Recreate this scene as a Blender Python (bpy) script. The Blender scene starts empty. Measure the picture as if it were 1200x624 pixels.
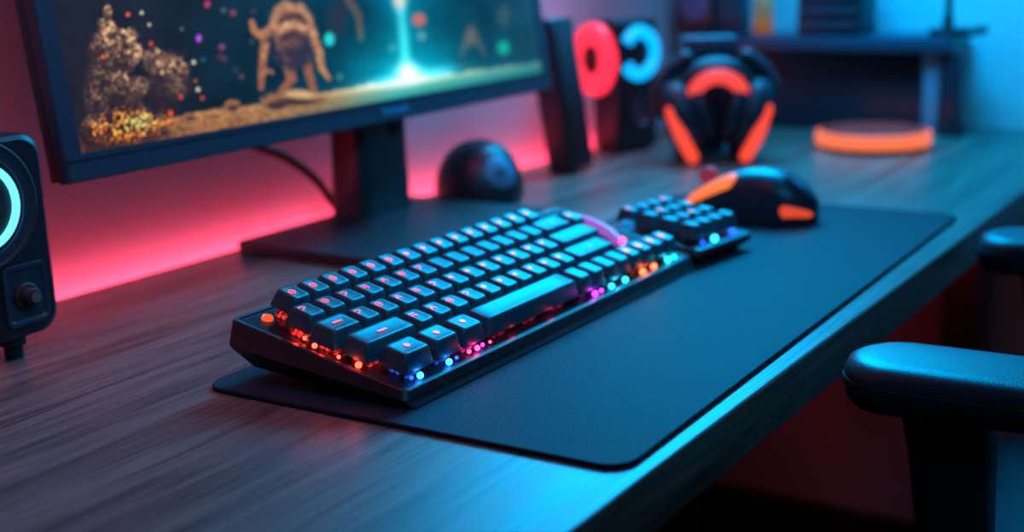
import bpy, bmesh, math, random
import numpy as np
from mathutils import Vector, Matrix, Euler

random.seed(7)
rng = np.random.default_rng(11)
PI = math.pi
C = bpy.context.scene.collection
D = 0.72                      # height of the desk top above the floor
U = 0.01905                   # key pitch


# ------------------------------------------------------------------ helpers
def S(r, g, b):
    """sRGB 0-255 to linear"""
    f = lambda c: (c / 12.92 if c <= 0.04045 else ((c + 0.055) / 1.055) ** 2.4)
    return tuple(f(v / 255.0) for v in (r, g, b))


def mat(name, col, rough=0.5, metal=0.0, bump=0.0, bscale=400.0, var=0.0, spec=0.5, coat=0.0):
    m = bpy.data.materials.new(name)
    m.use_nodes = True
    nt = m.node_tree
    b = nt.nodes['Principled BSDF']
    b.inputs['Base Color'].default_value = (*col, 1)
    b.inputs['Roughness'].default_value = rough
    b.inputs['Metallic'].default_value = metal
    b.inputs['Specular IOR Level'].default_value = spec
    b.inputs['Coat Weight'].default_value = coat
    tc = nt.nodes.new('ShaderNodeTexCoord')
    n = nt.nodes.new('ShaderNodeTexNoise')
    n.inputs['Scale'].default_value = bscale
    n.inputs['Detail'].default_value = 3
    nt.links.new(tc.outputs['Object'], n.inputs['Vector'])
    if bump > 0:
        bp = nt.nodes.new('ShaderNodeBump')
        bp.inputs['Strength'].default_value = bump
        bp.inputs['Distance'].default_value = 0.001
        nt.links.new(n.outputs['Fac'], bp.inputs['Height'])
        nt.links.new(bp.outputs['Normal'], b.inputs['Normal'])
    if var > 0:
        r = nt.nodes.new('ShaderNodeMapRange')
        r.inputs['To Min'].default_value = 1 - var
        r.inputs['To Max'].default_value = 1 + var
        nt.links.new(n.outputs['Fac'], r.inputs['Value'])
        mx = nt.nodes.new('ShaderNodeMix')
        mx.data_type = 'RGBA'
        mx.blend_type = 'MULTIPLY'
        mx.inputs[0].default_value = 1.0
        mx.inputs[6].default_value = (*col, 1)
        nt.links.new(r.outputs['Result'], mx.inputs[7])
        nt.links.new(mx.outputs[2], b.inputs['Base Color'])
    return m


def glow(name, col, strength, base=(0.02, 0.02, 0.02)):
    m = bpy.data.materials.new(name)
    m.use_nodes = True
    b = m.node_tree.nodes['Principled BSDF']
    b.inputs['Base Color'].default_value = (*base, 1)
    b.inputs['Roughness'].default_value = 0.4
    b.inputs['Emission Color'].default_value = (*col, 1)
    b.inputs['Emission Strength'].default_value = strength
    return m


def empty(name, loc, label, cat, group=None, rz=0.0):
    o = bpy.data.objects.new(name, None)
    o.empty_display_size = 0.05
    C.objects.link(o)
    o.location = (loc[0], loc[1], loc[2] + D)
    o.rotation_euler = (0, 0, rz)
    tag(o, label, cat, group)
    return o


def tag(o, label, cat, group=None):
    o['label'] = label
    o['category'] = cat
    if group:
        o['group'] = group
    return o


def mesh(name, bm, m, smooth=True, angle=40):
    me = bpy.data.meshes.new(name)
    bmesh.ops.recalc_face_normals(bm, faces=bm.faces[:])
    if smooth:
        for f in bm.faces:
            f.smooth = True
        for e in bm.edges:
            if len(e.link_faces) == 2 and e.calc_face_angle(0) > math.radians(angle):
                e.smooth = False
    bm.to_mesh(me)
    bm.free()
    me.materials.append(m)
    return me


def obj(name, bm, m, parent=None, loc=(0, 0, 0), rot=(0, 0, 0), smooth=True, angle=40):
    me = bm if isinstance(bm, bpy.types.Mesh) else mesh(name, bm, m, smooth, angle)
    o = bpy.data.objects.new(name, me)
    C.objects.link(o)
    o.parent = parent
    o.location = loc if parent else (loc[0], loc[1], loc[2] + D)
    o.rotation_euler = rot
    return o


def B():
    return bmesh.new()


def box(bm, c, s, bev=0.0, seg=2, R=None):
    r = bmesh.ops.create_cube(bm, size=1.0)
    vs = r['verts']
    for v in vs:
        v.co = Vector((v.co.x * s[0], v.co.y * s[1], v.co.z * s[2]))
    if bev > 0:
        es = list({e for v in vs for e in v.link_edges})
        r2 = bmesh.ops.bevel(bm, geom=es, offset=bev, segments=seg, affect='EDGES', profile=0.5)
        vs = list({v for f in r2['faces'] for v in f.verts} | {v for v in vs if v.is_valid})
        seen = set(vs)
        # collect the whole island
        st = list(vs)
        while st:
            v = st.pop()
            for e in v.link_edges:
                w = e.other_vert(v)
                if w not in seen:
                    seen.add(w)
                    st.append(w)
        vs = list(seen)
    for v in vs:
        p = v.co
        if R is not None:
            p = R @ p
        v.co = p + Vector(c)
    return vs


def loft(bm, rings, cap0=True, cap1=True, closed=True):
    L = [[bm.verts.new(p) for p in r] for r in rings]
    n = len(L[0])
    for a, b in zip(L[:-1], L[1:]):
        for i in range(n if closed else n - 1):
            j = (i + 1) % n
            bm.faces.new((a[i], a[j], b[j], b[i]))
    if cap0:
        bm.faces.new(L[0][::-1])
    if cap1:
        bm.faces.new(L[-1])
    return L


def rrect(w, d, r, z=0.0, n=5, cx=0.0, cy=0.0):
    r = max(min(r, w / 2 - 1e-5, d / 2 - 1e-5), 1e-5)
    out = []
    for sx, sy, a0 in ((1, 1, 0), (-1, 1, 90), (-1, -1, 180), (1, -1, 270)):
        for k in range(n + 1):
            a = math.radians(a0 + 90 * k / n)
            out.append((cx + sx * (w / 2 - r) + r * math.cos(a), cy + sy * (d / 2 - r) + r * math.sin(a), z))
    return out


def slab(bm, w, d, h, r, bev=0.001, z=0.0, n=8, M=None):
    rings = [rrect(w - 2 * bev, d - 2 * bev, r - bev, z, n), rrect(w, d, r, z + bev, n),
             rrect(w, d, r, z + h - bev, n), rrect(w - 2 * bev, d - 2 * bev, r - bev, z + h, n)]
    if M is not None:
        rings = [[M @ Vector(p) for p in g] for g in rings]
    loft(bm, rings)


def lathe(bm, prof, n=48, M=None, closed_ends=True):
    rings = []
    for r, z in prof:
        g = []
        for k in range(n):
            a = 2 * PI * k / n
            p = Vector((max(r, 1e-5) * math.cos(a), max(r, 1e-5) * math.sin(a), z))
            g.append(M @ p if M is not None else p)
        rings.append(g)
    loft(bm, rings, closed_ends, closed_ends)


def sweep(bm, pts, rad, n=12, prof=None, up=Vector((0, 0, 1)), cap=True, round_ends=False):
    """tube along pts; rad may be a list; prof is an optional list of 2-D unit offsets"""
    pts = [Vector(p) for p in pts]
    N = len(pts)
    rads = rad if isinstance(rad, (list, tuple)) else [rad] * N
    rings = []
    for i, p in enumerate(pts):
        t = (pts[min(i + 1, N - 1)] - pts[max(i - 1, 0)]).normalized()
        s = t.cross(up)
        if s.length < 1e-4:
            s = t.cross(Vector((1, 0, 0)))
        s.normalize()
        u = s.cross(t).normalized()
        g = []
        for k in range(len(prof) if prof else n):
            if prof:
                a, b = prof[k]
            else:
                a, b = math.cos(2 * PI * k / n), math.sin(2 * PI * k / n)
            g.append(p + (s * a + u * b) * rads[i])
        rings.append(g)
    if round_ends:
        t0 = (pts[0] - pts[1]).normalized()
        t1 = (pts[-1] - pts[-2]).normalized()
        pre, post = [], []
        for f in (0.95, 0.7, 0.3):
            h = math.sqrt(1 - f * f)
            pre.insert(0, [pts[0] + (q - pts[0]) * f + t0 * rads[0] * h for q in rings[0]])
            post.append([pts[-1] + (q - pts[-1]) * f + t1 * rads[-1] * h for q in rings[-1]])
        rings = pre + rings + post
    loft(bm, rings, cap, cap)


def bez(P, n=16):
    """Catmull-Rom through points"""
    P = [Vector(p) for p in P]
    Q = [P[0] * 2 - P[1]] + P + [P[-1] * 2 - P[-2]]
    out = []
    for i in range(1, len(Q) - 2):
        for k in range(n):
            t = k / n
            a, b, c, d = Q[i - 1], Q[i], Q[i + 1], Q[i + 2]
            out.append(0.5 * ((2 * b) + (c - a) * t + (2 * a - 5 * b + 4 * c - d) * t * t + (-a + 3 * b - 3 * c + d) * t ** 3))
    out.append(P[-1])
    return out


# ---------------------------------------------------------------- materials
def wood_mat():
    m = bpy.data.materials.new('grey_brown_wood')
    m.use_nodes = True
    nt = m.node_tree
    b = nt.nodes['Principled BSDF']
    tc = nt.nodes.new('ShaderNodeTexCoord')
    mp = nt.nodes.new('ShaderNodeMapping')
    mp.inputs['Scale'].default_value = (1.6, 28, 28)
    nt.links.new(tc.outputs['Object'], mp.inputs['Vector'])
    n1 = nt.nodes.new('ShaderNodeTexNoise')
    n1.inputs['Scale'].default_value = 2.2
    n1.inputs['Detail'].default_value = 8
    n1.inputs['Roughness'].default_value = 0.65
    n1.inputs['Distortion'].default_value = 0.6
    nt.links.new(mp.outputs['Vector'], n1.inputs['Vector'])
    mp2 = nt.nodes.new('ShaderNodeMapping')
    mp2.inputs['Scale'].default_value = (6, 260, 260)
    nt.links.new(tc.outputs['Object'], mp2.inputs['Vector'])
    n2 = nt.nodes.new('ShaderNodeTexNoise')
    n2.inputs['Scale'].default_value = 2.0
    n2.inputs['Detail'].default_value = 4
    nt.links.new(mp2.outputs['Vector'], n2.inputs['Vector'])
    ad = nt.nodes.new('ShaderNodeMath')
    ad.operation = 'MULTIPLY_ADD'
    ad.inputs[1].default_value = 0.75
    nt.links.new(n2.outputs['Fac'], ad.inputs[0])
    nt.links.new(n1.outputs['Fac'], ad.inputs[2])
    cr = nt.nodes.new('ShaderNodeValToRGB')
    e = cr.color_ramp.elements
    e[0].position, e[0].color = 0.66, (0.045, 0.033, 0.026, 1)
    e[1].position, e[1].color = 1.08 - 0.08, (0.20, 0.155, 0.12, 1)
    x = cr.color_ramp.elements.new(0.84)
    x.color = (0.125, 0.094, 0.074, 1)
    nt.links.new(ad.outputs[0], cr.inputs['Fac'])
    nt.links.new(cr.outputs['Color'], b.inputs['Base Color'])
    b.inputs['Roughness'].default_value = 0.33
    rr = nt.nodes.new('ShaderNodeMapRange')
    rr.inputs['To Min'].default_value = 0.33
    rr.inputs['To Max'].default_value = 0.48
    b.inputs['Specular IOR Level'].default_value = 0.42
    nt.links.new(n1.outputs['Fac'], rr.inputs['Value'])
    nt.links.new(rr.outputs['Result'], b.inputs['Roughness'])
    bp = nt.nodes.new('ShaderNodeBump')
    bp.inputs['Strength'].default_value = 0.12
    bp.inputs['Distance'].default_value = 0.0006
    nt.links.new(n2.outputs['Fac'], bp.inputs['Height'])
    nt.links.new(bp.outputs['Normal'], b.inputs['Normal'])
    return m


def fabric_mat():
    m = mat('dark_mat_cloth', (0.004, 0.016, 0.030), 0.62, bump=0.0)
    nt = m.node_tree
    b = nt.nodes['Principled BSDF']
    tc = nt.nodes.new('ShaderNodeTexCoord')
    v = nt.nodes.new('ShaderNodeTexVoronoi')
    v.inputs['Scale'].default_value = 900
    nt.links.new(tc.outputs['Object'], v.inputs['Vector'])
    bp = nt.nodes.new('ShaderNodeBump')
    bp.inputs['Strength'].default_value = 0.35
    bp.inputs['Distance'].default_value = 0.0008
    nt.links.new(v.outputs['Distance'], bp.inputs['Height'])
    nt.links.new(bp.outputs['Normal'], b.inputs['Normal'])
    b.inputs['Sheen Weight'].default_value = 0.05
    b.inputs['Specular IOR Level'].default_value = 0.14
    b.inputs['Sheen Roughness'].default_value = 0.5
    return m


M_wood = wood_mat()
M_mat = fabric_mat()
M_wall = mat('painted_wall', (0.55, 0.55, 0.57), 0.75, bump=0.15, bscale=180, var=0.03)
M_floor = mat('dark_floor', (0.035, 0.028, 0.026), 0.5, bump=0.1, bscale=40, var=0.2)
M_base = mat('dark_baseboard', (0.012, 0.010, 0.012), 0.55, var=0.1)
M_plastic = mat('black_plastic', (0.008, 0.016, 0.023), 0.42, bump=0.08, bscale=1500)
M_bezel = mat('satin_black_bezel', (0.016, 0.044, 0.066), 0.38, bump=0.05, bscale=1800)
M_stand = mat('monitor_stand_black', (0.014, 0.015, 0.018), 0.45, bump=0.05, bscale=1500)
M_case = mat('keyboard_case_black', (0.015, 0.016, 0.019), 0.42, bump=0.1, bscale=1800)
M_plate = mat('glossy_key_plate', (0.012, 0.012, 0.015), 0.16, bump=0.06, bscale=1400)
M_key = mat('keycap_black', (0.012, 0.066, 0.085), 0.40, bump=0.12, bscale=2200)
M_switch = mat('smoky_switch_housing', (0.05, 0.03, 0.04), 0.25, coat=0.5)
M_head = mat('headset_blue_black', (0.012, 0.034, 0.052), 0.40, bump=0.05, bscale=1500)
M_cradle = mat('stand_slate_blue', (0.03, 0.10, 0.15), 0.45, bump=0.05, bscale=1200)
M_mouse = mat('mouse_blue_black', (0.010, 0.028, 0.044), 0.36, bump=0.05, bscale=1800)
M_rubber = mat('black_rubber', (0.012, 0.012, 0.013), 0.7)
M_metal = mat('dark_metal', (0.10, 0.10, 0.11), 0.35, metal=0.9)
M_knob = mat('grey_knob', (0.14, 0.13, 0.13), 0.4)
M_leather = mat('black_armrest_pad', (0.012, 0.030, 0.045), 0.40, bump=0.25, bscale=700)
M_seat = mat('dark_chair_fabric', (0.012, 0.026, 0.04), 0.75, bump=0.3, bscale=900)
M_shelf = mat('dark_shelf_board', (0.008, 0.020, 0.034), 0.35, bump=0.05, bscale=300, var=0.1)
M_shelf_lit = mat('shelf_board_lit', (0.016, 0.060, 0.095), 0.35, bump=0.05, bscale=300, var=0.1)  # lighter copy of the shelf colour, blue light on its front edge painted in
M_lit_gap = mat('lit_gap_strip', (0.12, 0.26, 0.34), 0.4, var=0.05)  # colour stands for the blue-lit wall seen through the shelf gap
M_brown = mat('brown_cabinet', (0.06, 0.030, 0.022), 0.5, var=0.2, bscale=30)
M_amber = glow('amber_glass_glow', (1.0, 0.26, 0.06), 0.20, (0.4, 0.10, 0.02))  # no lamp: faint emission added, blue light alone turns the amber green
M_label = glow('pale_olive_glow', (0.7, 0.50, 0.22), 0.12, (0.3, 0.2, 0.08))  # same added emission for the bottle's pale upper half
M_dust = mat('speaker_cone', (0.010, 0.012, 0.016), 0.5)



def sparkle(name, col, strength, base):
    m = glow(name, col, strength, base)
    nt = m.node_tree
    b = nt.nodes['Principled BSDF']
    tc = nt.nodes.new('ShaderNodeTexCoord')
    n = nt.nodes.new('ShaderNodeTexNoise')
    n.inputs['Scale'].default_value = 420
    n.inputs['Detail'].default_value = 2
    r = nt.nodes.new('ShaderNodeMapRange')
    r.inputs['From Min'].default_value = 0.42
    r.inputs['From Max'].default_value = 0.68
    r.inputs['To Min'].default_value = 0.02
    r.inputs['To Max'].default_value = strength
    nt.links.new(tc.outputs['Object'], n.inputs['Vector'])
    nt.links.new(n.outputs['Fac'], r.inputs['Value'])
    nt.links.new(r.outputs['Result'], b.inputs['Emission Strength'])
    return m


PINK = (1.0, 0.16, 0.24)
G_legend = glow('pink_legend_glow', (1.0, 0.10, 0.20), 1.15, (0.01, 0.005, 0.01))
G_legend_dim = glow('pale_legend_glow', (0.35, 0.62, 0.80), 0.35)
G_red = glow('led_red', (1.0, 0.05, 0.03), 7)
G_blue = glow('led_blue', (0.02, 0.25, 1.0), 8)
G_cyan = glow('led_cyan', (0.02, 0.55, 1.0), 5)
G_pinkled = glow('led_pink', (1.0, 0.05, 0.25), 5)
G_mag = glow('led_magenta', (0.65, 0.03, 0.9), 5)
G_orange = glow('led_orange', (1.0, 0.12, 0.03), 6)
G_green = glow('led_green', (0.02, 0.8, 0.45), 3)
G_deep = glow('led_deep_blue', (0.01, 0.06, 1.0), 5)
G_swred = sparkle('lit_switch_red', (1.0, 0.04, 0.03), 1.5, (0.1, 0.01, 0.01))
G_swblue = sparkle('lit_switch_blue', (0.03, 0.12, 0.9), 0.9, (0.01, 0.01, 0.05))
G_swpink = sparkle('lit_switch_pink', (0.9, 0.04, 0.25), 1.0, (0.05, 0.01, 0.03))
G_ringwhite = glow('ring_ice_blue', (0.12, 0.66, 1.0), 1.9)
G_ringred = glow('ring_red', (1.0, 0.025, 0.06), 1.6)
G_ringblue = glow('ring_blue', (0.0, 0.42, 1.0), 1.5)
G_strip = glow('strip_red_orange', (1.0, 0.07, 0.035), 1.15)
G_arc = glow('strip_coral', (1.0, 0.07, 0.06), 1.05)
G_mouse = glow('mouse_orange', (1.0, 0.20, 0.04), 1.1)
G_mouser = glow('mouse_red_orange', (1.0, 0.09, 0.03), 0.75)
G_coaster = glow('coaster_orange', (1.0, 0.19, 0.07), 1.0)
G_lav = glow('lavender_lightbar', (0.45, 0.14, 0.70), 0.75)
G_wallled = glow('led_tape_red', (1.0, 0.042, 0.09), 26)

# ------------------------------------------------------------------ setting
XW, YW = 1.275, 0.415         # inner faces of the right and back walls
DX0, DX1, DY0, DY1 = -0.95, 1.268, -0.171, 0.3866


def structure(name, bm, m, **k):
    o = obj(name, bm, m, **k)
    o['kind'] = 'structure'
    return o


b = B(); box(b, (0.0, -0.6, -D - 0.02), (3.4, 3.2, 0.04)); structure('floor', b, M_floor, smooth=False)
b = B(); box(b, (-0.1625, YW + 0.03, 0.5), (2.995, 0.06, 2.44)); structure('wall_back', b, M_wall, smooth=False)
b = B(); box(b, (XW + 0.03, -0.8625, 0.5), (0.06, 2.675, 2.44)); structure('wall_right', b, M_wall, smooth=False)
b = B(); box(b, (XW - 0.008, -0.8, -D + 0.062), (0.015, 2.40, 0.124), 0.003); structure('baseboard_right', b, M_base)
b = B(); box(b, (-0.2, YW - 0.008, -D + 0.062), (2.9, 0.015, 0.124), 0.003); structure('baseboard_back', b, M_base)

# --------------------------------------------------------------------- desk
desk = empty('desk', ((DX0 + DX1) / 2, (DY0 + DY1) / 2, -D), 'long grey-brown wooden desk running along the red-lit wall', 'desk')
dcx, dcy = (DX0 + DX1) / 2, (DY0 + DY1) / 2
b = B(); box(b, (0, 0, -0.0175), (DX1 - DX0, DY1 - DY0, 0.035), 0.0025, 3)
obj('desk_top', b, M_wood, desk, (0, 0, D))
for sx in (-1, 1):
    b = B()
    box(b, (0, -0.135 * sx, (D - 0.035) / 2), (0.07, 0.05, D - 0.037), 0.004)
    box(b, (0, 0, 0.0125), (0.075, 0.46, 0.025), 0.004)
    box(b, (0, 0, D - 0.047), (0.075, 0.44, 0.02), 0.003)
    obj('leg', b, M_metal, desk, (sx * 1.045, -0.02 if sx < 0 else 0.0, 0))

# led tape in an aluminium channel fixed along the back edge of the desk top
b = B(); box(b, (0, 0, 0), (1.90, 0.006, 0.006), 0.001)
o = obj('led_strip', b, G_wallled, desk, (0.08 - dcx, 0.4005 - dcy, D - 0.012))
o['label'] = 'red LED strip along the back edge'
b = B(); box(b, (0, 0, 0), (1.95, 0.0178, 0.010), 0.001)
obj('channel', b, M_metal, o, (0, 0.0050, -0.0090))

# ----------------------------------------------------------------- desk mat
MY = 0.0202
dm = empty('desk_mat', (0.308, -0.0115, 0), 'large dark cloth desk mat under the keyboard and mouse', 'desk mat', rz=MY)
b = B(); slab(b, 0.690, 0.285, 0.003, 0.016, 0.0008, 0.0, 10)
obj('cloth_pad', b, M_mat, dm, (0, 0, 0.0002))

# ----------------------------------------------------------------- keyboard
TH, KY, Z0 = 0.22989, -0.00426, 0.03343
BASE = 0.0032
kb = empty('mechanical_keyboard', (0, 0, BASE), 'black compact mechanical keyboard with pink legends and coloured underlighting', 'keyboard', rz=KY)
ct, st_ = math.cos(TH), math.sin(TH)


def L(x, y, h):               # keyboard key-plane coordinates to the keyboard's own frame
    return Vector((x, y * ct - h * st_, Z0 - BASE + y * st_ + h * ct))


PL = -0.0172                  # plate height below the key tops
KH = 0.0112                   # keycap height
RP = 1.192 * U                # row pitch
xa, xb, ya, yb = -1.14 * U, 18.75 * U, -1.02 * U, 5.85 * U
W_, D_ = xb - xa, yb - ya
cx_, cy_ = (xa + xb) / 2, (ya + yb) / 2


def bottom(y):
    t = (y - ya * ct) / (D_ * ct)
    return 0.0006 + 0.0075 * t


def skew(x, y):
    return x - (y - cy_) / D_ * 0.50 * U * (xb - x) / W_ - 0.05 * U * (xb - x) / W_


def case_ring(inset, frac, r):
    out = []
    for (x, y, _) in rrect(W_ - 2 * inset, D_ - 2 * inset, r, 0, 5, cx_, cy_):
        if frac < 0.1:              # the underside tucks in towards the back only
            k = 0.22 + 0.95 * (y - ya) / D_
            x = cx_ + (x - cx_) * (W_ - 2 * inset * k) / (W_ - 2 * inset)
            y = y - inset * 0.75 - 0.005 if y < cy_ else y
        p = L(skew(x, y), y, PL)
        zb = bottom(p.y)
        out.append((p.x, p.y, zb + (p.z + 0.0012 - zb) * frac))
    return out


b = B()
loft(b, [case_ring(0.0095, 0.0, 0.004), case_ring(0.0085, 0.02, 0.004), case_ring(0.0003, 0.42, 0.005), case_ring(-0.0006, 0.48, 0.005),
         case_ring(0.0015, 0.95, 0.005), case_ring(0.0025, 1.0, 0.004), case_ring(0.0048, 1.0, 0.003), case_ring(0.0055, 0.93, 0.003)])
obj('case', b, M_case, kb, angle=25)
b = B()
g = [L(skew(x, y), y, PL) for x, y, _ in rrect(W_ - 0.0104, D_ - 0.0104, 0.003, 0, 4, cx_, cy_)]
g2 = [L(skew(x, y), y, PL - 0.0012) for x, y, _ in rrect(W_ - 0.0104, D_ - 0.0104, 0.003, 0, 4, cx_, cy_)]
loft(b, [g2, g])
obj('key_plate', b, M_plate, kb, angle=25)
for fx in (0.03, 0.33):
    b = B(); slab(b, 0.034, 0.012, 0.0095, 0.004, 0.001)
    obj('foot', b, M_rubber, kb, (fx, 0.093, 0.0))

keymesh = {}


def cap_mesh(w, kind='flat'):
    key = (round(w, 3), kind)
    if key in keymesh:
        return keymesh[key]
    bw, bd = w * U - 0.0011, (RP if kind == 'flat' else 0.0200) - 0.0015
    tw, td = bw - 0.0058, bd - 0.0064
    n = 4
    rings = []

    def ring(ww, dd, r, z, dy=0.0, dish=0.0):
        g = []
        for x, y, _ in rrect(ww, dd, r, 0, n, 0, dy):
            e = min(1.0, abs(x) / (tw / 2)) if w < 1.4 else min(1.0, abs(y - dy) / (td / 2))
            g.append((x, y, z - dish * (1 - e * e)))
        return g
    dy = 0.0006
    rings += [ring(bw, bd, 0.0016, 0), ring(bw - 0.0003, bd - 0.0003, 0.0017, 0.0012), ring(tw + 0.0022, td + 0.0024, 0.0022, KH * 0.80, dy * .8),
              ring(tw + 0.0007, td + 0.0008, 0.0022, KH * 0.955, dy, 0.0002), ring(tw - 0.0004, td - 0.0004, 0.0020, KH, dy, 0.0006),
              ring(tw * 0.75, td * 0.75, 0.0016, KH, dy, 0.0007), ring(tw * 0.45, td * 0.45, 0.001, KH, dy, 0.0007), ring(tw * 0.12, td * 0.12, 0.0003, KH, dy, 0.0007)]
    b = B()
    loft(b, rings)
    me = mesh('keycap', b, M_key, True, 50)
    keymesh[key] = me
    return me


def stroke(bm, pts, w=0.00095):
    for (x0, y0), (x1, y1) in zip(pts[:-1], pts[1:]):
        a, c = Vector((x0, y0, 0)), Vector((x1, y1, 0))
        d = (c - a)
        ang = math.atan2(d.y, d.x)
        box(bm, (a + c) / 2, (d.length + w * 0.8, w, 0.0003), 0, R=Matrix.Rotation(ang, 3, 'Z'))


def glyph_mesh(kind):
    b = B()
    q = 0.0020
    if kind == 'dot':
        lathe(b, [(0.0021, -0.00015), (0.0021, 0.00015)], 20)
    elif kind == 'dash':
        slab(b, 0.0085, 0.0019, 0.0003, 0.0009, 0.0001)
    elif kind == 'ring':
        stroke(b, [(q * 1.1 * math.cos(a), q * 1.1 * math.sin(a)) for a in [2 * PI * k / 10 for k in range(10)]] + [(q * 1.1, 0)], 0.0009)
        stroke(b, [(-q * .5, 0), (q * .5, 0)], 0.0008)
    elif kind == 'hook':
        stroke(b, [(-q, q), (q * .2, q * 1.1), (q, q * .3), (-q * .2, -q * .3), (-q, -q)])
    elif kind == 'bars':
        stroke(b, [(-q, q * .8), (q, q * .8)])
        stroke(b, [(-q, -q * .3), (q, -q * .3), (q * .6, -q * 1.1)])
    elif kind == 'cross':
        stroke(b, [(-q, -q), (0, q), (q, -q)])
        stroke(b, [(-q * .5, -q * .2), (q * .5, -q * .2)])
    elif kind == 'spot':
        lathe(b, [(0.0019, -0.00015), (0.0019, 0.00015)], 14)
    me = mesh('legend', b, G_legend, False)
    return me


GL = {k: glyph_mesh(k) for k in ('dot', 'dash', 'ring', 'hook', 'bars', 'cross', 'spot')}
gl_dim = GL['dash'].copy(); gl_dim.materials.clear(); gl_dim.materials.append(G_legend_dim)


def key(row, x, w, legend=None, lx=0.0, ly=0.002, tiltx=0.0, lift=0.0, dim=False):
    y = (4 - row) * RP
    p = L(x * U, y, -KH + lift)
    o = obj('keycap', cap_mesh(w), None, kb, p, (TH + tiltx, 0, 0))
    if legend:
        obj('legend', gl_dim if dim else GL[legend], None, o, (lx, ly, KH - 0.0003))
    return o


kinds = ['ring', 'hook', 'bars', 'cross']
for i in range(15):                                    # back row
    key(0, 0.42 + i * 1.0, 1.0, 'ring' if i < 6 else 'dot', -0.0012, 0.001, tiltx=0.06, lift=0.0006)
key(1, -0.17, 1.0, 'hook', -0.002, 0.003)
for i in range(13):
    key(1, 0.83 + i, 1.0, kinds[i % 4] if i < 6 else None, -0.0015, 0.003)
key(1, 14.43, 2.1, 'dash', 0.0, 0.0, dim=True)
key(1, 16.05, 1.0, 'dot', -0.002, 0.002)
key(2, -0.16, 1.55, 'dash', 0.0, 0.001)
for i in range(12):
    key(2, 1.12 + i, 1.0, kinds[(i * 3 + 1) % 4] if i < 5 else 'spot', -0.0024, 0.0028)
key(2, 14.25, 3.0)
key(3, 0.52, 2.66, 'dash', 0.0, 0.0)
for i in range(10):
    key(3, 2.38 + i, 1.0, kinds[(i * 5 + 2) % 4] if i < 4 else 'spot', -0.0020, 0.0026)
key(3, 13.40, 2.9, 'dash', 0.0, 0.0, dim=True)
key(4, 0.28, 1.5, 'dot', 0.0, 0.001)
key(4, 1.80, 1.4, 'dot', 0.0, 0.001)
key(4, 3.22, 1.3, 'dot', 0.0, 0.001)
key(4, 6.92, 5.9)
for i in range(8):
    k_ = key(4, 10.44 + i, 1.0, 'dot' if i >= 4 else None, -0.0012, 0.0015)
    if k_.children:
        k_.children[0].scale = (1.45, 1.45, 1)

# lit switches and leds that show under the front row and the left column
sw = B()
box(sw, (0, 0, 0.0022), (0.0135, 0.0135, 0.0044), 0.0008)
box(sw, (0, 0, 0.0051), (0.006, 0.004, 0.0014))
sw_clear = mesh('switch', sw, M_switch)


def switch(x, row, m=None):
    me = sw_clear
    if m is not None:
        me = sw_clear.copy(); me.materials.clear(); me.materials.append(m)
    obj('switch', me, None, kb, L(x * U, (4 - row) * RP, PL), (TH, 0, 0))


def led(x, y, m, r=0.0019, h=0.0026):
    b = B()
    bmesh.ops.create_uvsphere(b, u_segments=14, v_segments=10, radius=r)
    obj('led', b, m, kb, L(x * U, y, PL + h))


for x, r_ in ((-0.17, 1), (-0.2, 2), (0.0, 3), (0.42, 0), (1.0, 3)):
    switch(x, r_, G_swred)
switch(0.28, 4, G_swblue); switch(1.8, 4, G_swblue); switch(3.22, 4, G_swpink)
G_swdim = sparkle('lit_switch_crimson', (0.8, 0.02, 0.12), 0.35, (0.03, 0.005, 0.012))
for x in (5.0, 6.9, 8.8):
    switch(x, 4, G_swdim)
for x in (10.44, 11.44, 12.44, 13.44, 14.44, 15.44, 16.44, 17.44):
    switch(x, 4)
led(-0.62, 0.062, G_red, 0.0013); led(-0.78, 0.0515, G_red, 0.0017)
led(-0.72, 0.0190, G_red, 0.0020); led(-0.78, 0.0330, G_red, 0.0012)
led(0.25, -0.0118, G_blue, 0.0021); led(-0.1, -0.0105, G_deep, 0.0013); led(1.75, -0.0118, G_blue, 0.0021); led(2.2, -0.0112, G_deep, 0.0012)
led(2.9, -0.0110, G_pinkled, 0.0014); led(3.35, -0.0112, G_pinkled, 0.0018); led(3.7, -0.0105, G_mag, 0.0013); led(4.1, -0.0110, G_pinkled, 0.0010)
led(11.0, -0.0118, G_mag, 0.0021); led(11.5, -0.0115, G_mag, 0.0014); led(12.25, -0.0118, G_cyan, 0.0021); led(13.35, -0.0118, G_cyan, 0.0022)
led(14.8, -0.0118, G_orange, 0.0023); led(15.75, -0.0118, G_orange, 0.0023); led(17.0, -0.0118, G_cyan, 0.0022); led(17.6, -0.0115, G_green, 0.0018)
# amber indicator ring on the top left of the plate
b = B()
lathe(b, [(0.0036, 0), (0.0038, 0.0012), (0.0030, 0.0026), (0.0022, 0.0022), (0.0016, 0.0006), (0.0004, 0.0004)], 20)
obj('indicator_light', b, glow('amber_indicator', (1.0, 0.13, 0.03), 0.9), kb, L(-0.32 * U, 5.10 * U, PL), (TH, 0, 0))
# lavender light bar at the right-hand end of the plate
b = B()
sweep(b, bez([(0, 0.030, 0.001), (-0.001, 0.012, 0.003), (-0.006, -0.008, 0.003), (-0.014, -0.024, 0.001)], 6), 0.0042, 10, round_ends=True)
lb = obj('light_bar', b, G_lav, kb, L(17.75 * U, 3.0 * U, PL + 0.002), (TH, 0, 0))
b = B(); bmesh.ops.create_uvsphere(b, u_segments=14, v_segments=10, radius=0.0028)
obj('glow_tip', b, G_pinkled, lb, (-0.015, -0.028, 0.003))

# ------------------------------------------------------------------- numpad
npd = empty('numeric_keypad', (0.408, 0.022, BASE), 'small black square keypad between keyboard and mouse', 'keypad', rz=-0.13)
NT = 0.10
nc, ns = math.cos(NT), math.sin(NT)


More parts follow.
